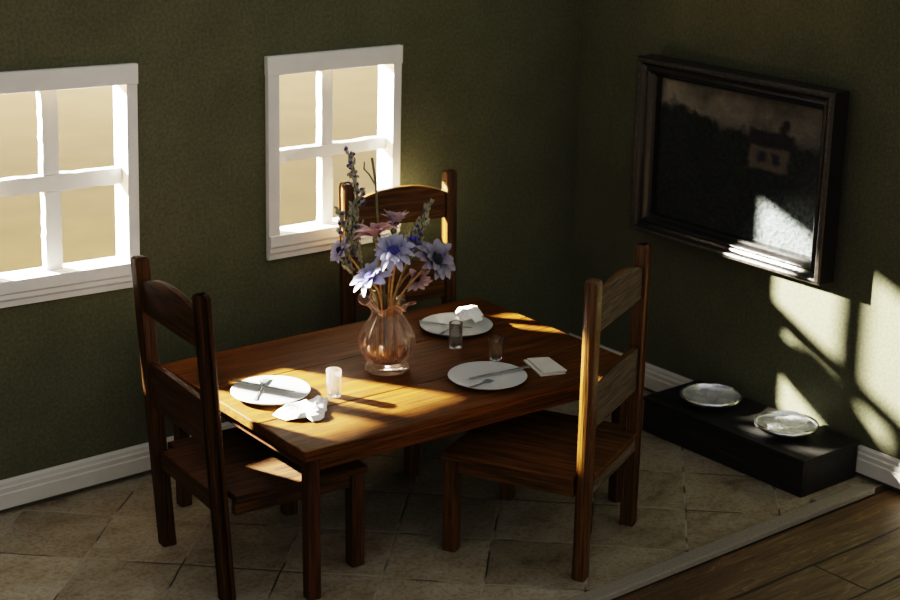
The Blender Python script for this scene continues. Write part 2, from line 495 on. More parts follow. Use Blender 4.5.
def ico(sub):
    t = (1 + 5 ** .5) / 2
    v = [Vector(p).normalized() for p in [(-1, t, 0), (1, t, 0), (-1, -t, 0), (1, -t, 0), (0, -1, t), (0, 1, t), (0, -1, -t), (0, 1, -t), (t, 0, -1), (t, 0, 1), (-t, 0, -1), (-t, 0, 1)]]
    f = [(0, 11, 5), (0, 5, 1), (0, 1, 7), (0, 7, 10), (0, 10, 11), (1, 5, 9), (5, 11, 4), (11, 10, 2), (10, 7, 6), (7, 1, 8), (3, 9, 4), (3, 4, 2), (3, 2, 6), (3, 6, 8), (3, 8, 9), (4, 9, 5), (2, 4, 11), (6, 2, 10), (8, 6, 7), (9, 8, 1)]
    for _ in range(sub):
        cache, nf = {}, []
        def mid(a, b):
            k = (min(a, b), max(a, b))
            if k not in cache:
                v.append(((v[a] + v[b]) / 2).normalized()); cache[k] = len(v) - 1
            return cache[k]
        for a, b, c in f:
            x, y, z = mid(a, b), mid(b, c), mid(c, a)
            nf += [(a, x, z), (b, y, x), (c, z, y), (x, y, z)]
        f = nf
    return [tuple(p) for p in v], f

def tag(o, label=None, cat=None, group=None, kind=None):
    if label: o['label'] = label
    if cat: o['category'] = cat
    if group: o['group'] = group
    if kind: o['kind'] = kind
    return o
def thing(name, label, cat, loc=(0, 0, 0), rz=0, group=None):
    o = bpy.data.objects.new(name, None)
    o.empty_display_size = .05
    COL.objects.link(o); o.location = loc; o.rotation_euler = (0, 0, rz)
    return tag(o, label, cat, group)

# ------------------------------------------------------------------ setting
ZT = 3.15      # wall height
WT = .11       # wall thickness
# windows: outer right, top, bottom (of the trim), tilt, opening, muntins
WIN = [dict(n=1, cx=-3.467, cz=1.6297, a=-1.89, ol=-3.83, orr=-3.0168, top=2.1996, bot=1.0597, jl=.06, jr=.06, mv=-3.457, mvw=.085, mh=1.634, mhw=.082),
       dict(n=2, cx=-1.8148, cz=1.5906, a=-.91, ol=-2.2504, orr=-1.3791, top=2.1408, bot=1.0403, jl=.07, jr=.056, mv=-1.836, mvw=.074, mh=1.59, mhw=.066)]
LABW = {1: 'white window with four openings, cut off at the photo edge', 2: 'white window with four openings behind the flowers'}

def wall_with_holes():
    b = MB()
    X0, X1 = -6.2, .0 + WT
    holes = []
    for w in WIN:
        holes.append((w['ol'] + w['jl'] - .028, w['orr'] - w['jr'] + .028, w['bot'] + .135 - .03, w['top'] - .1 + .03))
    xs = sorted({X0, X1, *[h[0] for h in holes], *[h[1] for h in holes]})
    zs = sorted({0, ZT, *[h[2] for h in holes], *[h[3] for h in holes]})
    cell = {}
    for i in range(len(xs) - 1):
        for k in range(len(zs) - 1):
            xm, zm = (xs[i] + xs[i + 1]) / 2, (zs[k] + zs[k + 1]) / 2
            cell[i, k] = not any(h[0] < xm < h[1] and h[2] < zm < h[3] for h in holes)
    for (i, k), on in cell.items():
        if not on: continue
        x0, x1, z0, z1 = xs[i], xs[i + 1], zs[k], zs[k + 1]
        b.add([(x0, 0, z0), (x1, 0, z0), (x1, 0, z1), (x0, 0, z1)], [(0, 1, 2, 3)])
        b.add([(x0, WT, z0), (x1, WT, z0), (x1, WT, z1), (x0, WT, z1)], [(3, 2, 1, 0)])
        for di, dk, q in ((-1, 0, [(x0, 0, z0), (x0, 0, z1), (x0, WT, z1), (x0, WT, z0)]), (1, 0, [(x1, 0, z1), (x1, 0, z0), (x1, WT, z0), (x1, WT, z1)]),
                          (0, -1, [(x0, 0, z0), (x0, WT, z0), (x1, WT, z0), (x1, 0, z0)]), (0, 1, [(x0, WT, z1), (x0, 0, z1), (x1, 0, z1), (x1, WT, z1)])):
            if not cell.get((i + di, k + dk), False):
                b.add(q, [(0, 1, 2, 3)])
    return b
tag(wall_with_holes().build('wall_back', M['wall']), 'olive green wall with the two white windows', 'wall', kind='structure')
tag(MB().box(0, WT, -4.6, -.0005, 0, ZT).build('wall_right', M['wall']), 'olive green wall with the framed picture', 'wall', kind='structure')

# floors
thr_a = R(.426)
tag(MB().box(-6.2, WT, -2.46, WT, -.06, -.0001).build('floor', M['tile']), 'worn beige stone tile floor laid diagonally', 'floor', kind='structure')
tag(MB().box(-6.2, WT, -4.6, -2.4605, -.06, -.004).build('floor_boards', M['planks']), 'brown wooden floorboards beyond the grey strip', 'floor', kind='structure')
b = MB()
Mt = Matrix.Rotation(thr_a, 4, 'Z')
b.box(-5.4, -.13, -.088, 0, 0.0002, .034)
tag(b.build('trim_1', M['strip'], loc=(0, -2.4205, 0), rot=(0, 0, thr_a), bevel=.006), 'grey strip between the tiles and the floorboards', 'trim', kind='structure')
b = MB(); b.box(-.49, -.19, -.042, 0, 0.0002, .026)
tag(b.build('trim_2', M['strip'], loc=(0, -2.372, 0), rot=(0, 0, thr_a), bevel=.004), 'short pale strip lying against the grey threshold', 'trim', kind='structure')

# baseboards: stepped profile (offset from wall, z)
prof = [(0, .03), (.034, .03), (.034, .105), (.027, .112), (.027, .135), (.018, .142), (.016, .160), (.006, .174), (0, .174)]
bb = MB(); bb.prism([(-q[0] - .0005, q[1]) for q in prof][::-1], 0, -6.2, -.036)
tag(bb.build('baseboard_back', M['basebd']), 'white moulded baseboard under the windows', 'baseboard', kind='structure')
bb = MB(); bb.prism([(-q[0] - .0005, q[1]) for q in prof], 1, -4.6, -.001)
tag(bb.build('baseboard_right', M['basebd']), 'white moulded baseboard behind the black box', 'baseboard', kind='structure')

# windows
def window(w):
    root = bpy.data.objects.new('window_%d' % w['n'], None)
    COL.objects.link(root)
    root.location = (w['cx'], 0, w['cz']); root.rotation_euler = (0, R(-w['a']), 0)
    tag(root, LABW[w['n']], 'window', kind='structure')
    L = lambda x: x - w['cx']
    Z = lambda z: z - w['cz']
    f0, f1 = -.032, -.0008
    ol, orr, top, bot = L(w['ol']), L(w['orr']), Z(w['top']), Z(w['bot'])
    il, ir, it, ib = ol + w['jl'], orr - w['jr'], top - .1, bot + .137
    MB().box(ol - .004, orr + .004, f0 - .004, f1, it, top).build('head_trim', M['trim'], root, bevel=.003)
    MB().box(ol, il, f0, f1, ib, it - .0005).build('jamb', M['trim'], root, bevel=.002)
    MB().box(ir, orr, f0, f1, ib, it - .0005).build('jamb', M['trim'], root, bevel=.002)
    # stepped sill moulding
    sp = [(f1, bot), (f0 + .008, bot), (f0 + .004, bot + .03), (f0 - .008, bot + .042), (f0 - .008, bot + .066), (f0 - .016, bot + .076), (f0 - .016, ib - .001), (f1, ib - .001)]
    MB().prism(sp[::-1], 0, ol, orr).build('sill_trim', M['trim'], root, bevel=.002)
    # lining of the opening, set in the wall thickness
    ln = MB()
    th = .026
    ln.box(il - th, il, f1, WT, ib - th, it + th)
    ln.box(ir, ir + th, f1, WT, ib - th, it + th)
    ln.box(il, ir, f1, WT, it, it + th)
    ln.box(il, ir, f1, WT, ib - th, ib)
    ln.build('lining', M['trim'], root)
    mv, mh = L(w['mv']), Z(w['mh'])
    random.seed(w['n'])
    def ragged(x0, x1, z0, z1, vert):
        m = MB(); n = 14
        vs, fs = [], []
        for i in range(n + 1):
            t = i / n
            j1, j2 = random.uniform(-.003, .003), random.uniform(-.003, .003)
            for y in (.03, .08):
                if vert:
                    z = z0 + (z1 - z0) * t
                    vs += [(x0 + j1, y, z), (x1 + j2, y, z)]
                else:
                    x = x0 + (x1 - x0) * t
                    vs += [(x, y, z0 + j1), (x, y, z1 + j2)]
        for i in range(n):
            a = i * 4
            q = [(a, a + 1, a + 5, a + 4), (a + 2, a + 6, a + 7, a + 3), (a, a + 4, a + 6, a + 2), (a + 1, a + 3, a + 7, a + 5)]
            fs += q if vert else [x[::-1] for x in q]
        fs += [(0, 2, 3, 1), (n * 4, n * 4 + 1, n * 4 + 3, n * 4 + 2)]
        return m.add(vs, fs)
    ragged(il, ir, mh - w['mhw'] / 2, mh + w['mhw'] / 2, False).build('crossbar', M['trim'], root)
    ragged(mv - w['mvw'] / 2, mv + w['mvw'] / 2, mh + w['mhw'] / 2 + .002, it, True).build('upright_bar', M['trim'], root)
    ragged(mv - w['mvw'] / 2 + .004, mv + w['mvw'] / 2 + .004, ib, mh - w['mhw'] / 2 - .002, True).build('upright_bar', M['trim'], root)
for w in WIN: window(w)

# the surface the room box stands on, seen through the windows
tag(MB().box(-40, 50, -14, 60, -.2, -.0605).build('ground', M['desk']), 'tan surface outside the windows', 'ground', kind='structure')

# ------------------------------------------------------------------ table
TY = R(-1.939)
TX0, TY0, TL, TW = -3.14, -.3871, 1.9869, 1.3685
tb = thing('dining_table', 'rectangular honey brown wooden dining table in the middle of the room', 'table', (TX0, TY0, 0), TY)
b = MB()
g = .004
seams = [0, .452, .958, TW]
for i in range(3):
    b.box(0, TL, -seams[i + 1] + (g / 2 if i < 2 else 0), -seams[i] - (g / 2 if i else 0), .702, .75)
b.box(.02, TL - .02, -TW + .02, -.02, .700, .742)
b.build('tabletop', M['table_wood'], tb, bevel=.0045, seg=2)
i0 = .0726
lw = .031
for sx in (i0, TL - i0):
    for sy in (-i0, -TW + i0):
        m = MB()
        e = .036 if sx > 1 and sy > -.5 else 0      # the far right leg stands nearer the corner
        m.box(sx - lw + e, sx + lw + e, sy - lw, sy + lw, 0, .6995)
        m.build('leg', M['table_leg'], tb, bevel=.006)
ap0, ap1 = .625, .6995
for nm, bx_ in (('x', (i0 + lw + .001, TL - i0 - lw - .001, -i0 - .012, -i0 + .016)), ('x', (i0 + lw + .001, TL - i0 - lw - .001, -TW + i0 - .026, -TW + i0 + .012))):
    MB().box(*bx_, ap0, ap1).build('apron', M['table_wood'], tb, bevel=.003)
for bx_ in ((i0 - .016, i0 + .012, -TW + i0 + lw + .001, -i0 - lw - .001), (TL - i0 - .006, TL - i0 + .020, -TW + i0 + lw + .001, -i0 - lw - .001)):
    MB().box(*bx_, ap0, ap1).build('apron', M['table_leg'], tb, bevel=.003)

# ------------------------------------------------------------------ chairs
CW, CD, CH, CS = .6646, .6611, 1.4532, .5069
def chair(name, label, x, y, rz, lean, slat_back=None, dark=False, CW=CW, over=.040):
    p = 'd' if dark else 'w'
    X_, Y_, Z_ = M[p + 'x'], M[p + 'y'], M[p + 'z']
    t = thing(name, label, 'chair', (x, y, 0), rz, 'ladder back chairs around the dining table')
    hw = CW / 2
    k = lean / CH
    pt = .0365    # half post width
    def fx(z): return -k * z
    # back posts: leaning, rounded worn edges
    for s in (1, -1):
        m = MB()
        g = s * hw
        zs = [0, .25, .5, .9, 1.2, CH - .02, CH - .006, CH]
        def ring(w, e):
            pts = []
            d = pt - e
            for cx_, cy_, r_, a0 in ((w, s * d, .030, 0), (-w, s * d, .010, 90), (-w, -s * d, .008, 180), (w, -s * d, .008, 270)):
                sx_, sy_ = (1 if cx_ > 0 else -1), (1 if cy_ > 0 else -1)
                for q in range(5):
                    a = R(q * 22.5)
                    if sx_ * sy_ < 0: a = R(90) - a
                    pts.append((cx_ - sx_ * r_ + sx_ * r_ * math.cos(a), cy_ - sy_ * r_ + sy_ * r_ * math.sin(a)))
            return pts if s > 0 else pts
        vs, fs = [], []
        for i, z in enumerate(zs):
            e = (0, 0, 0, 0, 0, 0, .004, .012)[i]
            for px, py in ring(.034 - e, e):
                vs.append((fx(z) + px, g + py, z))
        N = 20
        for i in range(len(zs) - 1):
            for j in range(N):
                q = (i * N + j, i * N + (j + 1) % N, (i + 1) * N + (j + 1) % N, (i + 1) * N + j)
                fs.append(q if s > 0 else q[::-1])
        top = tuple(range(N * (len(zs) - 1), N * len(zs))); bt = tuple(range(N))
        fs += [top, bt[::-1]] if s > 0 else [top[::-1], bt]
        m.add(vs, fs, True)
        o_ = m.build('back_post', M['post_dark'] if dark else M['post'], t)
        o_.data.set_sharp_from_angle(angle=R(35))
    # front legs
    for s in (1, -1):
        MB().box(CD - .034, CD + .034, s * (hw + over - .04) - .034, s * (hw + over - .04) + .034, 0, CS - .036).build('leg', Z_, t, bevel=.005)
    # seat board, notched round the posts
    o = hw + over
    hl = hw + over - .040      # front legs and side rails follow the seat edge
    r = .004
    poly = [(-.036, -hw + pt + r), (-.036, hw - pt - r), (.036, hw - pt - r), (.036, o), (CD + .048, o), (CD + .048, -o), (.036, -o), (.036, -hw + pt + r)]
    MB().prism(poly[::-1], 2, CS - .035, CS).build('seat', M['seat_dark'] if dark else M['seat'], t, bevel=.006)
    # rails below the seat
    z0, z1 = CS - .098, CS - .0365
    MB().box(CD - .014, CD + .018, -hl + .036, hl - .036, z0, z1).build('rail', Y_, t, bevel=.003)
    MB().box(-.030, .004, -hw + .038, hw - .038, z0, z1).build('rail', slat_back or Y_, t, bevel=.003)
    for s in (1, -1):
        MB().box(.036, CD - .036, s * hl - .016 + s * .006, s * hl + .016 + s * .006, z0, z1).build('rail', X_, t, bevel=.003)
    # arched top slat and flat lower slat, set between the posts, leaning with them
    gy = hw - pt - .001
    def slat(zb, zt0, ztm, nm):
        n = 18
        pts = [(-gy, zb)]
        pts += [(gy, zb)]
        for i in range(n + 1):
            q = 1 - 2 * i / n
            pts.append((gy * q, zt0 + (ztm - zt0) * (1 - abs(q) ** 2.2)))
        m = MB()
        for x0, x1 in ((-.016, .016),):
            N = len(pts)
            vs = [(x0 + fx(z), y_, z) for y_, z in pts] + [(x1 + fx(z), y_, z) for y_, z in pts]
            fs = [tuple(range(N))[::-1], tuple(range(N, 2 * N))] + [(i, (i + 1) % N, N + (i + 1) % N, N + i) for i in range(N)]
            m.add(vs, fs)
        so = m.build(nm, Y_, t, bevel=.004)
        if slat_back:
            so.data.materials.append(slat_back)
            so.data.polygons[0].material_index = 1        # unvarnished rear face
        return so
    slat(1.19, 1.34, 1.397, 'top_slat')
    slat(.725, .945, .952, 'lower_slat')
    return t
chair('dining_chair', 'dark wooden ladder back chair at the left end of the table, back to the viewer', -3.3891, -1.1342, R(-5.369), .0771, dark=True)
chair('dining_chair', 'honey brown wooden ladder back chair behind the table under the window', -1.536, -.2465, R(-90 - 8.4), .0205, slat_back=M['pale_slat'], CW=.645, over=.004)
chair('dining_chair', 'wooden ladder back chair pulled out at the near right corner, with rough pale back slats', -1.715, -2.1294, R(180 - 64.188), .0087, slat_back=M['raw_slat'])

# ------------------------------------------------------------------ framed picture
PY0, PY1, PZ0, PZ1 = -2.064, -.660, 1.034, 2.051
pc = thing('framed_picture', 'dark landscape picture in a black wooden frame on the green wall', 'picture', (0, (PY0 + PY1) / 2, (PZ0 + PZ1) / 2))
hy, hz = (PY1 - PY0) / 2, (PZ1 - PZ0) / 2
# moulding profile: (inset from outer edge, x)
fp = [(0, -.05), (0, -.165), (.006, -.176), (.022, -.180), (.034, -.172), (.044, -.158), (.060, -.152), (.072, -.158), (.082, -.150), (.094, -.128), (.108, -.118), (.108, -.05)]
b = MB()
vs, fs = [], []
for (d, x) in fp:
    for sy, sz in ((1, 1), (-1, 1), (-1, -1), (1, -1)):
        vs.append((x, sy * (hy - d), sz * (hz - d)))
n = len(fp)
for i in range(n):
    for j in range(4):
        a, c = i * 4 + j, i * 4 + (j + 1) % 4
        d_, e_ = ((i + 1) % n) * 4 + (j + 1) % 4, ((i + 1) % n) * 4 + j
        fs.append((a, c, d_, e_))
b.add(vs, fs)
pf = b.build('frame', M['frame'], pc, bevel=.002)
rim = MB()
vs, fs = [], []
for (d, x) in [(.006, -.1765), (.022, -.1805), (.030, -.176)]:
    for sy, sz in ((1, 1), (-1, 1), (-1, -1), (1, -1)):
        vs.append((x - .0015, sy * (hy - d), sz * (hz - d)))
for i in range(2):
    for j in range(4):
        fs.append((i * 4 + j, i * 4 + (j + 1) % 4, i * 4 + 4 + (j + 1) % 4, i * 4 + 4 + j))
rim.add(vs, fs)
rim.build('worn_rim', M['frame_worn'], pf)['label'] = 'rubbed brown rim of the frame'
MB().box(-.072, -.06, -hy + .1, hy - .1, -hz + .1, hz - .1).build('canvas', M['painting'], pc)['label'] = 'dark painted landscape with a small house'
MB().box(-.0595, -.001, -hy + .05, hy - .05, -hz + .05, hz - .05).build('backing', M['frame'], pc)

# ------------------------------------------------------------------ black box with two dishes
BX = thing('wooden_box', 'long low black wooden box on the floor under the picture', 'box', (-.264, -1.732, 0))
hx, hy2 = .2285, .585
MB().box(-hx, hx, -hy2, hy2, .185, .2098).build('lid', M['black_wood'], BX, bevel=.004)
MB().box(-hx + .006, -hx + .03, -hy2 + .006, hy2 - .006, .001, .1845).build('side_panel', M['black_wood'], BX, bevel=.003)
MB().box(hx - .03, hx - .006, -hy2 + .006, hy2 - .006, .001, .1845).build('side_panel', M['black_wood'], BX, bevel=.003)
MB().box(-hx + .031, hx - .031, -hy2 + .006, -hy2 + .03, .001, .1845).build('end_panel', M['black_wood'], BX, bevel=.003)
MB().box(-hx + .031, hx - .031, hy2 - .03, hy2 - .006, .001, .1845).build('end_panel', M['black_wood'], BX, bevel=.003)

def dish(label, x, y, r, seed):
    t = thing('silver_dish', label, 'dish', (x, y, .2099), random.uniform(0, 6), 'silver dishes on the black box')
    random.seed(seed)
    def wob(th, i, rr, z):
        k = 1 + .006 * math.sin(3 * th + seed) + .006 * math.sin(9 * th + 2 * seed)
        return rr * k, z + (.0015 * math.sin(5 * th + seed) + .0012 * math.sin(13 * th) if z > .02 else 0)
    o = [(0.001, 0), (r * .70, 0), (r * .78, .006), (r * .93, .030), (r * .985, .034), (r * 1.02, .042), (r * 1.02, .052), (r * .99, .058), (r * .955, .056), (r * .935, .048), (r * .93, .036)]
    MB().lathe(o, 64, wob).build('rim', M['foil'], t)
    # embossed lining
    m = MB()
    nr, na = 30, 96
    vs, fs = [], []
    for i in range(nr + 1):
        q = i / nr
        for j in range(na):
            th = 2 * math.pi * j / na
            rr = .955 * r * q
            px, py = rr * math.cos(th), rr * math.sin(th)
            z = .026 + .010 * q ** 3
            nub = max(0, math.sin(px * 150) * math.sin(py * 150)) * .006 * (1 if q < .85 else 0)
            z += nub + .006 * noise.noise(Vector((px * 18, py * 18, seed)))
            vs.append((px * (1 + .006 * math.sin(3 * th + seed)), py * (1 + .006 * math.sin(3 * th + seed)), z))
    for i in range(nr):
        for j in range(na):
            a, c = i * na + j, i * na + (j + 1) % na
            fs.append((a, a + na, c + na, c))
    m.add(vs, fs, True).build('lining', M['dish_inside'], t)
    return t
dish('round silver dish in shade at the far end of the black box', -.262, -1.452, .172, 1)
dish('round silver dish in sunlight at the near end of the black box', -.252, -1.992, .168, 2)

# ------------------------------------------------------------------ tableware
PLATE = [(.001, .002), (.135, 0), (.16, .004), (.195, .020), (.2, .0245), (.1985, .028), (.193, .0275), (.17, .0255), (.001, .0245)]
def plate(label, x, y, rz=0, group='white plates on the table', k=.97):
    m = MB(); m.lathe([(r * k, z) for r, z in PLATE], 72)
    o = m.build('dinner_plate', M['plate'], None, (x, y, .7508), (0, 0, rz))
    return tag(o, label, 'plate', group)
plate('white plate in bright sunlight at the left end of the table', -2.925, -1.075, k=.945)
plate('white plate with crossed cutlery beside the folded napkin', -1.972, -1.531)
plate('white plate holding the crumpled napkin at the far side of the table', -1.605, -.832)
PZ = .7508 + .0255

def cup(label, x, y, rt, rb, h, glow=False, tilt=(0, 0)):
    t = thing('tumbler', label, 'glass', (x, y, .7508), 0, 'small glass tumblers on the table')
    t.rotation_euler = (tilt[0], tilt[1], 0)
    w = .006
    base = .012
    p = [(.001, 0), (rb, 0), (rb + (rt - rb) * .5, h * .5), (rt, h - .004), (rt - w * .4, h), (rt - w, h - .003), (rb + (rt - rb) * .5 - w, h * .5), (rb - w, base), (.001, base)]
    MB().lathe(p, 40).build('glass_wall', M['clear'], t)
    if glow:  # added milky body that makes the lit tumbler look bright inside
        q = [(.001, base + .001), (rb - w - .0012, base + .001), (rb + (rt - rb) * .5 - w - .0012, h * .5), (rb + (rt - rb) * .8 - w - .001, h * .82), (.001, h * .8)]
        MB().lathe(q, 36).build('glow_filling', M['glow_fill'], t)['label'] = 'milky filling added to make the tumbler glow'
    return t
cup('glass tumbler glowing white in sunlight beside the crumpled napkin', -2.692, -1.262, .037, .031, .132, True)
cup('glass tumbler standing in front of the far plate', -1.795, -1.062, .036, .034, .135)
cup('empty flared glass tumbler behind the plate with crossed cutlery', -1.745, -1.322, .039, .031, .118)

# cutlery: local +X along its length, z up
def knife(label, p0, p1, z0, z1, L=None, roll=0.0):
    p0, p1 = Vector((*p0, z0)), Vector((*p1, z1))
    d = p1 - p0
    L = d.length
    t = thing('table_knife', label, 'knife', p0, 0, 'table knives')
    t.rotation_euler = d.to_track_quat('X', 'Z').to_euler()
    m = MB()
    n = 10
    def flat(x0, x1, prof, th):
        vs, fs = [], []
        for i in range(n + 1):
            q = i / n
            x = x0 + (x1 - x0) * q
            a, c = prof(q)
            vs += [(x, a, 0), (x, c, 0), (x, c, th), (x, a, th)]
        for i in range(n):
            for j in range(4):
                k_, l_ = i * 4 + j, i * 4 + (j + 1) % 4
                fs.append((k_, l_, l_ + 4, k_ + 4))
        fs += [(3, 2, 1, 0), tuple(range(4 * n, 4 * n + 4))]
        return MB().add(vs, fs)
    flat(0, L * .48, lambda q: (-.0105 + .004 * q, .0105 - .004 * q), .006).build('handle', M['cutlery'], t, bevel=.002)
    flat(L * .481, L, lambda q: (-.0085 + .003 * (1 - q) + (.011 * max(0, q - .75) * 3), .0085), .003).build('blade', M['cutlery'], t, bevel=.001)
    return t
def fork(label, p0, p1, z0, z1):
    """p0 is the head end, p1 the handle end"""
    p0, p1 = Vector((*p0, z0)), Vector((*p1, z1))
    d = p1 - p0
    L = d.length
    t = thing('table_fork', label, 'fork', p0, 0, 'table forks')
    t.rotation_euler = d.to_track_quat('X', 'Z').to_euler()
    m = MB()
    hd = L * .34
    # shovel shaped head with four tines
    for i in range(4):
        y = -.0165 + .011 * i
        m.prism([(0, .003), (hd * .6, 0), (hd * .6, .005), (0, .006)], 1, y - .0035, y + .0035)
    m.prism([(hd * .6, -.0205), (hd, -.008), (hd, .008), (hd * .6, .0205)], 2, 0, .005)
    m.build('head', M['cutlery'], t, bevel=.001)
    MB().prism([(hd + .0005, -.0035), (L * .8, -.0045), (L, -.008), (L, .008), (L * .8, .0045), (hd + .0005, .0035)], 2, 0, .005).build('handle', M['cutlery'], t, bevel=.002)
    return t
E1 = .001
fork('pewter fork lying under the knife on the sunlit plate', (-2.862, -.932), (-3.06, -1.155), PZ + E1 + .004, PZ + E1)
knife('pewter knife crossing the fork on the sunlit plate', (-3.025, -.90), (-2.868, -1.19), PZ + .014, PZ + .011)
fork('pewter fork poking over the rim of the plate by the folded napkin', (-2.008, -1.60), (-2.16, -1.627), PZ + E1, PZ + .004)
knife('pewter knife resting between the near plate and the folded napkin', (-1.748, -1.592), (-2.085, -1.525), PZ + .011, PZ + .006)
fork('pewter fork beside the crumpled napkin on the far plate', (-1.655, -.868), (-1.795, -.925), PZ + E1, PZ + .004)
knife('pewter knife under the edge of the napkin on the far plate', (-1.755, -.705), (-1.60, -.955), PZ + .009, PZ + .010)

# ------------------------------------------------------------------ napkins
def crumple(name, label, outline, c, base_z, height, seed, mat, power=1.3, edge=.006):
    """crumpled paper: outline = footprint points around centre c (world xy), sheet with creased ridges"""
    n_a, n_r = 22, 6
    pol = sorted(((math.atan2(p[1] - c[1], p[0] - c[0]), math.hypot(p[0] - c[0], p[1] - c[1])) for p in outline))
    def rad(th):
        for i in range(len(pol)):
            a0, r0 = pol[i - 1]; a1, r1 = pol[i]
            if i == 0: a0 -= 2 * math.pi
            if a0 <= th <= a1:
                q = (th - a0) / (a1 - a0 + 1e-9)
                x = (1 - q) * r0 * math.cos(a0) + q * r1 * math.cos(a1); y = (1 - q) * r0 * math.sin(a0) + q * r1 * math.sin(a1)
                return math.hypot(x, y)
        a0, r0 = pol[-1]; a1, r1 = pol[0]
        a1 += 2 * math.pi
        q = (th - a0) / (a1 - a0 + 1e-9)
        x = (1 - q) * r0 * math.cos(a0) + q * r1 * math.cos(a1); y = (1 - q) * r0 * math.sin(a0) + q * r1 * math.sin(a1)
        return math.hypot(x, y)
    vs, fs = [], []
    for i in range(n_r + 1):
        q = i / n_r
        for j in range(n_a):
            th = -math.pi + 2 * math.pi * j / n_a
            r = rad(th) * q
            px, py = r * math.cos(th), r * math.sin(th)
            P = Vector((px * 11, py * 11, seed * 3.1))
            ridge = 1 - abs(noise.noise(P)) * 2.2
            ridge2 = 1 - abs(noise.noise(P * 2.3 + Vector((5, 1, 2)))) * 2
            env = (1 - q ** 2.2) ** .8
            z = height * (env * (.30 + .62 * ridge + .16 * ridge2)) + edge * (1 - env)
            z += .018 * max(0, noise.noise(Vector((math.cos(th) * 2.2, math.sin(th) * 2.2, seed)))) * q * 2.2
            jx, jy = .022 * noise.noise(P * 1.7 + Vector((9, 0, 0))), .022 * noise.noise(P * 1.7 + Vector((0, 9, 0)))
            vs.append((px + jx, py + jy, max(.004, z)))
    for i in range(n_r):
        for j in range(n_a):
            a, b2 = i * n_a + j, i * n_a + (j + 1) % n_a
            fs.append((a, a + n_a, b2 + n_a, b2))
    o = MB().add(vs, fs, False).build(name, mat, None, (c[0], c[1], base_z), solid=.004)
    return tag(o, label, 'napkin')
crumple('paper_napkin', 'crumpled white paper napkin on the table beside the sunlit plate',
        [(-3.075, -1.325), (-3.0, -1.285), (-2.93, -1.30), (-2.80, -1.258), (-2.72, -1.285), (-2.79, -1.33), (-2.845, -1.41), (-2.95, -1.505), (-2.985, -1.43), (-3.06, -1.41)],
        (-2.91, -1.36), .7508, .052, 3, M['paper'])
crumple('paper_napkin', 'crumpled white paper napkin lying on the far plate',
        [(-1.60, -.87), (-1.56, -.77), (-1.49, -.70), (-1.42, -.73), (-1.43, -.84), (-1.50, -.93), (-1.57, -.94)],
        (-1.515, -.84), PZ + .0115, .066, 9, M['paper'], edge=.012)
b = MB()
pr = [Vector((-1.655, -1.433, 0)), Vector((-1.552, -1.492, 0)), Vector((-1.61, -1.70, 0)), Vector((-1.735, -1.655, 0))]
cc = sum(pr, Vector()) / 4
vs, fs = [], []
for k_, (z0, z1, sc, off) in enumerate(((0, .009, 1.0, (0, 0)), (.0105, .019, .95, (.012, -.004)))):
    q = [(p - cc) * sc + Vector((*off, 0)) for p in pr]
    n = 10
    ring = []
    for i in range(4):
        for j in range(n):
            t_ = j / n
            pp = q[i] * (1 - t_) + q[(i + 1) % 4] * t_
            ring.append(pp * (1 + .012 * noise.noise(Vector((i * 3 + t_ * 2.5, k_, 1)))))
    N = len(ring)
    wv = lambda pp: .004 * noise.noise(Vector((pp.x * 14, pp.y * 14, k_)))
    vv = [(p.x, p.y, z0) for p in ring] + [(p.x, p.y, z1 + wv(p) * .6) for p in ring]
    b.add(vv, [tuple(range(N)), tuple(range(N, 2 * N))[::-1]] + [((i + 1) % N, i, N + i, N + (i + 1) % N) for i in range(N)])
o = b.build('folded_napkin', M['linen'], None, (cc.x, cc.y, .7508), bevel=.002)
tag(o, 'folded cream paper napkin beside the near plate on the right', 'napkin')

# ------------------------------------------------------------------ vase
VX, VY, VZ = -2.276, -1.120, .7508
vase = thing('glass_vase', 'pale pink ribbed glass vase with ruffled rim on the table', 'vase', (VX, VY, VZ), R(10))
ext = [(.001, 0), (.098, 0), (.108, .008), (.106, .022), (.094, .034), (.098, .050), (.118, .085), (.130, .130), (.128, .175), (.112, .225), (.090, .262), (.078, .285), (.076, .305), (.084, .325), (.106, .342), (.126, .350)]
inn = [(.124, .356), (.104, .350), (.078, .332), (.069, .306), (.071, .286), (.083, .262), (.105, .225), (.121, .175), (.123, .130), (.111, .087), (.088, .054), (.07, .044), (.001, .042)]
def vf(th, i, r, z):
    body = math.exp(-((z - .15) / .085) ** 2)
    lob = abs(math.cos(4 * th))
    r2 = r * (1 + body * (.20 * lob - .12))
    rim = max(0, (z - .31) / .04)
    r2 *= 1 + .14 * min(rim, 1.1) * math.sin(6 * th)
    z2 = z + (.017 * math.sin(6 * th + 1.3) + .012 * math.sin(th - .9)) * min(rim, 1.1)
    return r2, z2
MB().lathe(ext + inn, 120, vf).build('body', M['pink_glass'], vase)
# ------------------------------------------------------------------ flowers
from mathutils.bvhtree import BVHTree
TREES = []                       # what already stands in the vase, so that nothing grows through it
def remember(*mbs):
    for m in mbs:
        if m.v: TREES.append(BVHTree.FromPolygons(m.v, m.f))
def free(m):
    t = BVHTree.FromPolygons(m.v, m.f)
    return not any(t.overlap(q) for q in TREES)
def merge(dst, src):
    dst.add(src.v, src.f, True)

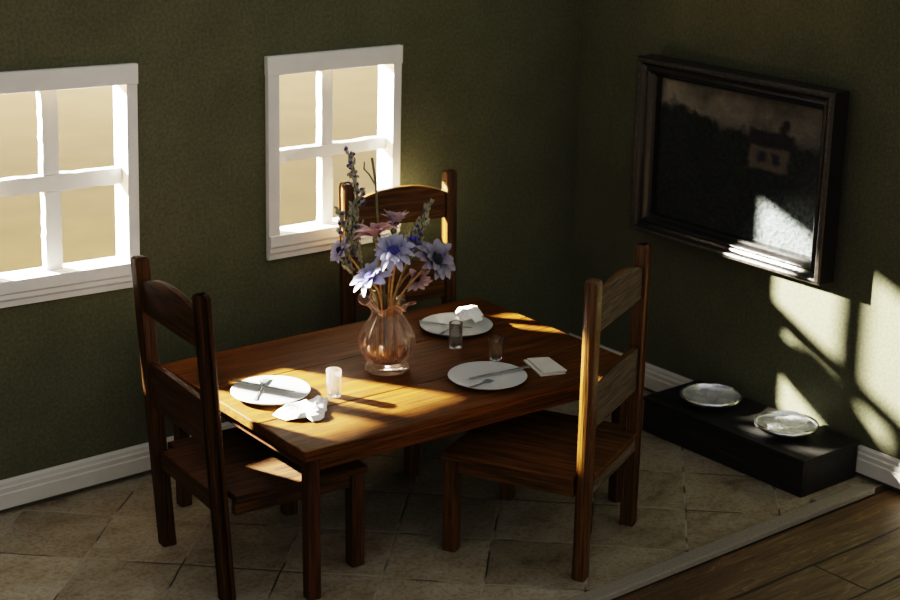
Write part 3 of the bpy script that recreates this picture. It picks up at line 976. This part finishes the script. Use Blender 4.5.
def petal(m, L, W, curl, cup, mat, wid_pow=.5, tip=.15):
    n, k = 7, 5
    vs, fs, at = [], [], []
    for i in range(n + 1):
        q = i / n
        w = W * (math.sin(math.pi * min(1, q * .86 + .07)) ** wid_pow) * (1 - tip * q ** 4)
        if i == n: w *= .5
        for j in range(k):
            s_ = j / (k - 1) * 2 - 1
            x = L * q
            y = w * s_
            z = curl * q ** 2 * L + cup * L * math.sin(q * math.pi) * .3 + abs(s_) ** 2 * w * .35
            vs.append(mat @ Vector((x, y, z))); at.append(max(.001, q))
    for i in range(n):
        for j in range(k - 1):
            a = i * k + j
            fs.append((a, a + 1, a + k + 1, a + k))
    m.add(vs, fs, True, at)

def bez(p0, p1, p2, n=14):
    return [(1 - t) ** 2 * p0 + 2 * t * (1 - t) * p1 + t * t * p2 for t in [i / n for i in range(n + 1)]]

VB = Vector((VX, VY, VZ + .052))          # inside bottom of the vase
VN = Vector((VX, VY, VZ + .30))           # neck
def stem_path(head, ang, rb=.05, rn=.045):
    """from the vase bottom, through the neck, to a point under the head"""
    h = Vector(head)
    # cross over: foot on the opposite side from where it leans
    neck = VN + Vector((math.cos(ang), math.sin(ang), 0)) * rn
    foot = VB + Vector((math.cos(ang), math.sin(ang), 0)) * rb
    low = bez(foot, (foot + neck) / 2, neck, 6)
    out = neck + (neck - foot).normalized() * .10
    up = bez(neck, out, h, 12)
    return low + up[1:]

def daisy(label, c, facing, r, petmat, coremat, ang, npet=11, layers=2, open_=.15, core=.30, stemmat='stem', seed=0, bare=False, rn=.045):
    random.seed(100 + seed)
    c = Vector(c)
    f = Vector(facing).normalized()
    t = thing('daisy', label, 'flower', (0, 0, 0), 0, 'dried daisies in the vase')
    q = f.to_track_quat('Z', 'Y').to_matrix().to_4x4()
    base = Matrix.Translation(c) @ q
    path = stem_path(c - f * .035, ang, rn=rn)
    sm = MB().tube(path + [c - f * .012], .0058, 7)
    remember(sm); so_ = sm.build('stem', M[stemmat], t)
    m = MB()
    # calyx
    m.blob(c - f * .012, .017, sub=1)
    remember(m); m.build('calyx', M['stem_green'], so_)
    m = MB()
    for l in range(layers):
        for i in range(npet):
            a = 2 * math.pi * (i + .5 * l) / npet + random.uniform(-.12, .12)
            up = open_ + .30 * l + random.uniform(-.22, .22)
            Lr = r * (1 - .16 * l) * random.uniform(.88, 1.08)
            mt = base @ Matrix.Rotation(a, 4, 'Z') @ Matrix.Translation((.006, 0, .002 + .006 * l)) @ Matrix.Rotation(-up, 4, 'Y') @ Matrix.Rotation(random.uniform(-.35, .35), 4, 'X')
            petal(m, Lr, r * random.uniform(.18, .25), random.uniform(-.3, .2), random.uniform(.2, .6), mt)
    remember(m); m.build('petals', M[petmat], t)
    if not bare:
        m = MB()
        rc = r * core
        for i in range(60):
            qn = math.sqrt((i + .5) / 60)
            a = i * 2.39996
            m.blob(base @ Vector((rc * qn * math.cos(a), rc * qn * math.sin(a), .022 + .016 * (1 - qn ** 2) + random.uniform(0, .008))), r * .055, sub=0, jit=.2)
        remember(m); m.build('centre', M[coremat], t)
    return t
FW = Vector((.597, .743, -.303)); RT = Vector((.782, -.623, .013)); UP = Vector((.179, .245, .953))
def face(rt, up, to):   # facing expressed as right / up / towards the viewer
    return RT * rt + UP * up - FW * to
daisy('large lilac blue daisy facing the viewer in the middle of the bouquet', (-2.322, -1.243, 1.382), face(-.1, .55, .82), .102, 'lilac', 'core_blue', R(-105), 12, 2, .12, .30, seed=1)
daisy('lilac blue daisy lowest at the left, tilted toward the light', (-2.415, -1.189, 1.252), face(-.35, .70, .55), .100, 'lilac', 'core_blue', R(-160), 11, 2, .12, .26, seed=2)
daisy('grey lilac daisy with dark centre at the right of the bouquet', (-2.060, -1.215, 1.292), face(.45, .42, .72), .112, 'greylilac', 'core_dark', R(-28), 12, 2, .1, .34, seed=3)
daisy('dusty pink flower opening upward behind the middle daisy', (-2.262, -1.005, 1.40), face(-.12, .97, .12), .115, 'pink', 'core_dark', R(90), 9, 2, .32, .2, seed=4)
daisy('faded mauve flower at the back of the bouquet top', (-2.135, -.985, 1.42), face(.12, .97, .05), .1, 'mauve', 'core_dark', R(46), 8, 2, .85, .2, seed=5)
daisy('small pale lilac daisy hanging out at the far left', (-2.414, -.955, 1.335), face(-.72, .42, .50), .076, 'palelilac', 'core_dark', R(162), 9, 2, .35, .2, seed=6)
daisy('drooping mauve flower below the grey lilac daisy', (-2.085, -1.09, 1.198), face(.3, -.5, .55), .085, 'mauve', 'core_dark', R(22), 9, 2, .55, .2, seed=7)

def sprig(label, pts, ang, w0, w1, nb, blue=.16, seed=0, cat='sprig', start=.0, extra=None, nbr=10):
    random.seed(seed)
    t = thing('statice_sprig', label, cat, (0, 0, 0), 0, 'dried filler sprigs in the vase')
    P = [Vector(p) for p in pts]
    path = stem_path(P[0], ang)
    # smooth polyline through the points
    up = []
    ext_ = [P[0] * 2 - P[1]] + P + [P[-1] * 2 - P[-2]]
    for i in range(1, len(ext_) - 2):
        p0, p1, p2, p3 = ext_[i - 1:i + 3]
        for s in range(8):
            u = s / 8
            up.append(.5 * ((2 * p1) + (p2 - p0) * u + (2 * p0 - 5 * p1 + 4 * p2 - p3) * u * u + (3 * p1 - p0 - 3 * p2 + p3) * u ** 3))
    up.append(P[-1])
    full = path + up[1:]
    n = len(full)
    st = MB()
    st.tube(full, [.0055 - .003 * i / (n - 1) for i in range(n)], 6)
    bud, fl, flist = MB(), MB(), []
    # side branchlets with spindle shaped buds
    for b_ in range(nbr):
        u = start + (1 - start) * (b_ + .5) / nbr
        i = min(len(up) - 2, int(u * (len(up) - 1)))
        p = up[i].lerp(up[i + 1], u * (len(up) - 1) - i)
        ax = (up[i + 1] - up[i]).normalized()
        wid = w0 + (w1 - w0) * u
        a = random.uniform(0, 6.28)
        side = ax.orthogonal().normalized()
        side = Matrix.Rotation(a, 3, ax) @ side
        q = p + side * wid * random.uniform(.55, 1.0) + ax * wid * random.uniform(.7, 1.5)
        tw = MB().tube([p, (p + q) / 2 + ax * -.004, q], [.0025, .002, .0016], 5)
        if not free(tw): continue
        merge(st, tw)
        for j in range(nb):
            v_ = random.uniform(.25, 1.08)
            c = p.lerp(q, v_) + Vector((random.gauss(0, 1), random.gauss(0, 1), random.gauss(0, 1))) * wid * .16
            d = (ax + side * random.uniform(-.2, 1.0) + Vector((random.uniform(-.5, .5), random.uniform(-.5, .5), random.uniform(-.2, .5)))).normalized()
            mt = d.to_track_quat('Z', 'Y').to_matrix().to_4x4()
            if random.random() < blue * (1 if u < .82 else .15):
                one = MB().blob(c, random.uniform(.007, .0105), sub=1, jit=.2); dst = fl
            else:
                one = MB().blob(c, random.uniform(.011, .017) * (1.05 - .45 * u), mt, 1, (.38, .38, 1)); dst = bud
            if free(one):
                merge(dst, one)
                if dst is fl: flist.append(one)
    if extra:
        for e in extra:
            st.tube([Vector(x) for x in e], [.0045, .004, .0042], 6)
    remember(st, bud, fl)
    st.build('stem', M['stem_green'], t)
    bud.build('buds', M['bud'], t)
    for one in flist: one.build('floret', M['floret'], t)['label'] = 'small violet blue floret'
    return t
# bare forked twig
t = thing('bare_twig', 'bare forked dark twig rising behind the tall grey green sprig', 'twig', (0, 0, 0), 0, 'dried filler sprigs in the vase')
path = stem_path((-2.190, -.93, 1.43), R(68))
m = MB(); pts = path + [Vector((-2.172, -.892, 1.53)), Vector((-2.158, -.868, 1.62)), Vector((-2.155, -.845, 1.69)), Vector((-2.150, -.823, 1.747))]
m.tube(pts, [.006] * (len(pts) - 1) + [.0065], 7)
remember(m); m.build('stem', M['stem_green'], t)
MB().tube([Vector((-2.158, -.868, 1.615)), Vector((-2.185, -.845, 1.675)), Vector((-2.205, -.832, 1.70)), Vector((-2.198, -.825, 1.735))], [.0045, .004, .004, .0035], 6).build('side_twig', M['stem_green'], t)
# small blue flowers
t = thing('blue_flower', 'small bright blue flower between the two large daisies', 'flower', (0, 0, 0), 0, 'dried filler sprigs in the vase')
c = Vector((-2.128, -1.135, 1.365))
MB().tube(stem_path(c - Vector((0, 0, .01)), R(-5), rn=.03, rb=.03), .004, 6).build('stem', M['stem'], t)
random.seed(5)
for i in range(12):
    m = MB().blob(c + Vector((random.uniform(-.024, .024), random.uniform(-.024, .024), random.uniform(-.008, .04))), random.uniform(.008, .012), sub=1, jit=.25)
    remember(m); m.build('floret', M['brightfloret'], t)
m = MB()
for i in range(7):
    d = Vector((random.uniform(-.5, .5), random.uniform(-.5, .5), 1)).normalized()
    m.blob(c + RT * -.02 + Vector((random.uniform(-.02, .02), random.uniform(-.02, .02), random.uniform(.0, .06))), .016, d.to_track_quat('Z', 'Y').to_matrix().to_4x4(), 1, (.4, .4, 1))
remember(m); m.build('buds', M['bud'], t)

sprig('tall grey green sprig with violet florets at the left of the bouquet', [(-2.315, -.965, 1.25), (-2.305, -.875, 1.40), (-2.265, -.85, 1.52), (-2.24, -.812, 1.65), (-2.238, -.775, 1.735), (-2.270, -.764, 1.80)], R(112), .068, .006, 15, .10, 11, nbr=34)
sprig('dry grey green sprig leaning outward beside the far left daisy', [(-2.36, -.96, 1.2), (-2.365, -.885, 1.33), (-2.345, -.85, 1.43), (-2.342, -.82, 1.50)], R(137), .055, .022, 14, .08, 12, nbr=18)
sprig('grey green sprig with blue florets rising behind the right daisy', [(-2.13, -1.10, 1.27), (-2.085, -1.10, 1.38), (-2.045, -1.10, 1.47), (-2.012, -1.10, 1.55)], R(2), .055, .02, 14, .13, 13, nbr=20)
# ------------------------------------------------------------------ light
Lp = Vector((-5.60, 4.648, 3.840))
ld = bpy.data.lights.new('outside_lamp', 'SPOT')
ld.energy = 66000
ld.color = (1.0, .94, .82)
ld.shadow_soft_size = .11
ld.spot_size = R(75); ld.spot_blend = .35
lo = bpy.data.objects.new('outside_lamp', ld); COL.objects.link(lo)
lo.location = Lp
lo.rotation_euler = (Vector((-1.7, -.6, 1.0)) - Lp).to_track_quat('-Z', 'Y').to_euler()

l2 = bpy.data.lights.new('added_desk_light', 'AREA')  # added area lamp, only brightens the tan surface outside the windows
l2.shape = 'DISK'; l2.size = 5; l2.energy = 620; l2.color = (1, .96, .9)
o2 = bpy.data.objects.new('added_desk_light', l2); COL.objects.link(o2)
o2.location = (3, 13, 7)
o2.rotation_euler = (0, 0, 0)

w = bpy.data.worlds.new('room light'); scn.world = w
w.use_nodes = True
nt = w.node_tree
bg = nt.nodes['Background']
tc = nt.nodes.new('ShaderNodeTexCoord')
sp = nt.nodes.new('ShaderNodeSeparateXYZ')
nt.links.new(tc.outputs['Generated'], sp.inputs[0])
c = ramp(nt, math_n(nt, 'ADD', math_n(nt, 'MULTIPLY', sp.outputs[2], .5), .5), [(.42, (.08, .075, .065)), (.52, (.55, .53, .50)), (.72, (.62, .62, .61)), (1.0, (.28, .29, .30))])
side = math_n(nt, 'ADD', math_n(nt, 'MULTIPLY', sp.outputs[0], .30), math_n(nt, 'MULTIPLY', sp.outputs[1], -.35))
gain = math_n(nt, 'ADD', side, 1.0)
vm = nt.nodes.new('ShaderNodeVectorMath'); vm.operation = 'SCALE'
nt.links.new(c, vm.inputs[0]); nt.links.new(gain, vm.inputs['Scale'])
nt.links.new(vm.outputs[0], bg.inputs['Color'])
bg.inputs['Strength'].default_value = .78

# ------------------------------------------------------------------ camera
cd = bpy.data.cameras.new('camera')
cam = bpy.data.objects.new('camera', cd); COL.objects.link(cam)
cam.location = (-6.8395, -7.2957, 3.5557)
fwd = Vector((.59651806, .74314715, -.30314768)); rt = Vector((.78234035, -.62271766, .01289568)); up = Vector((.17919202, .24485716, .95285633))
cam.rotation_euler = Matrix((rt, up, -fwd)).transposed().to_euler()
cd.sensor_width = 36
cd.lens = 1651.2773 / 900 * 36
cd.clip_end = 200
cd.dof.use_dof = True
cd.dof.focus_distance = 8.05
cd.dof.aperture_fstop = 1.4
scn.camera = cam

scn.view_settings.view_transform = 'Filmic'
scn.view_settings.look = 'High Contrast'
scn.view_settings.exposure = .3
scn.cycles.use_denoising = True
scn.cycles.max_bounces = 10
scn.cycles.transparent_max_bounces = 16
scn.cycles.sample_clamp_indirect = 20
scn.cycles.caustics_refractive = False
scn.cycles.caustics_reflective = True
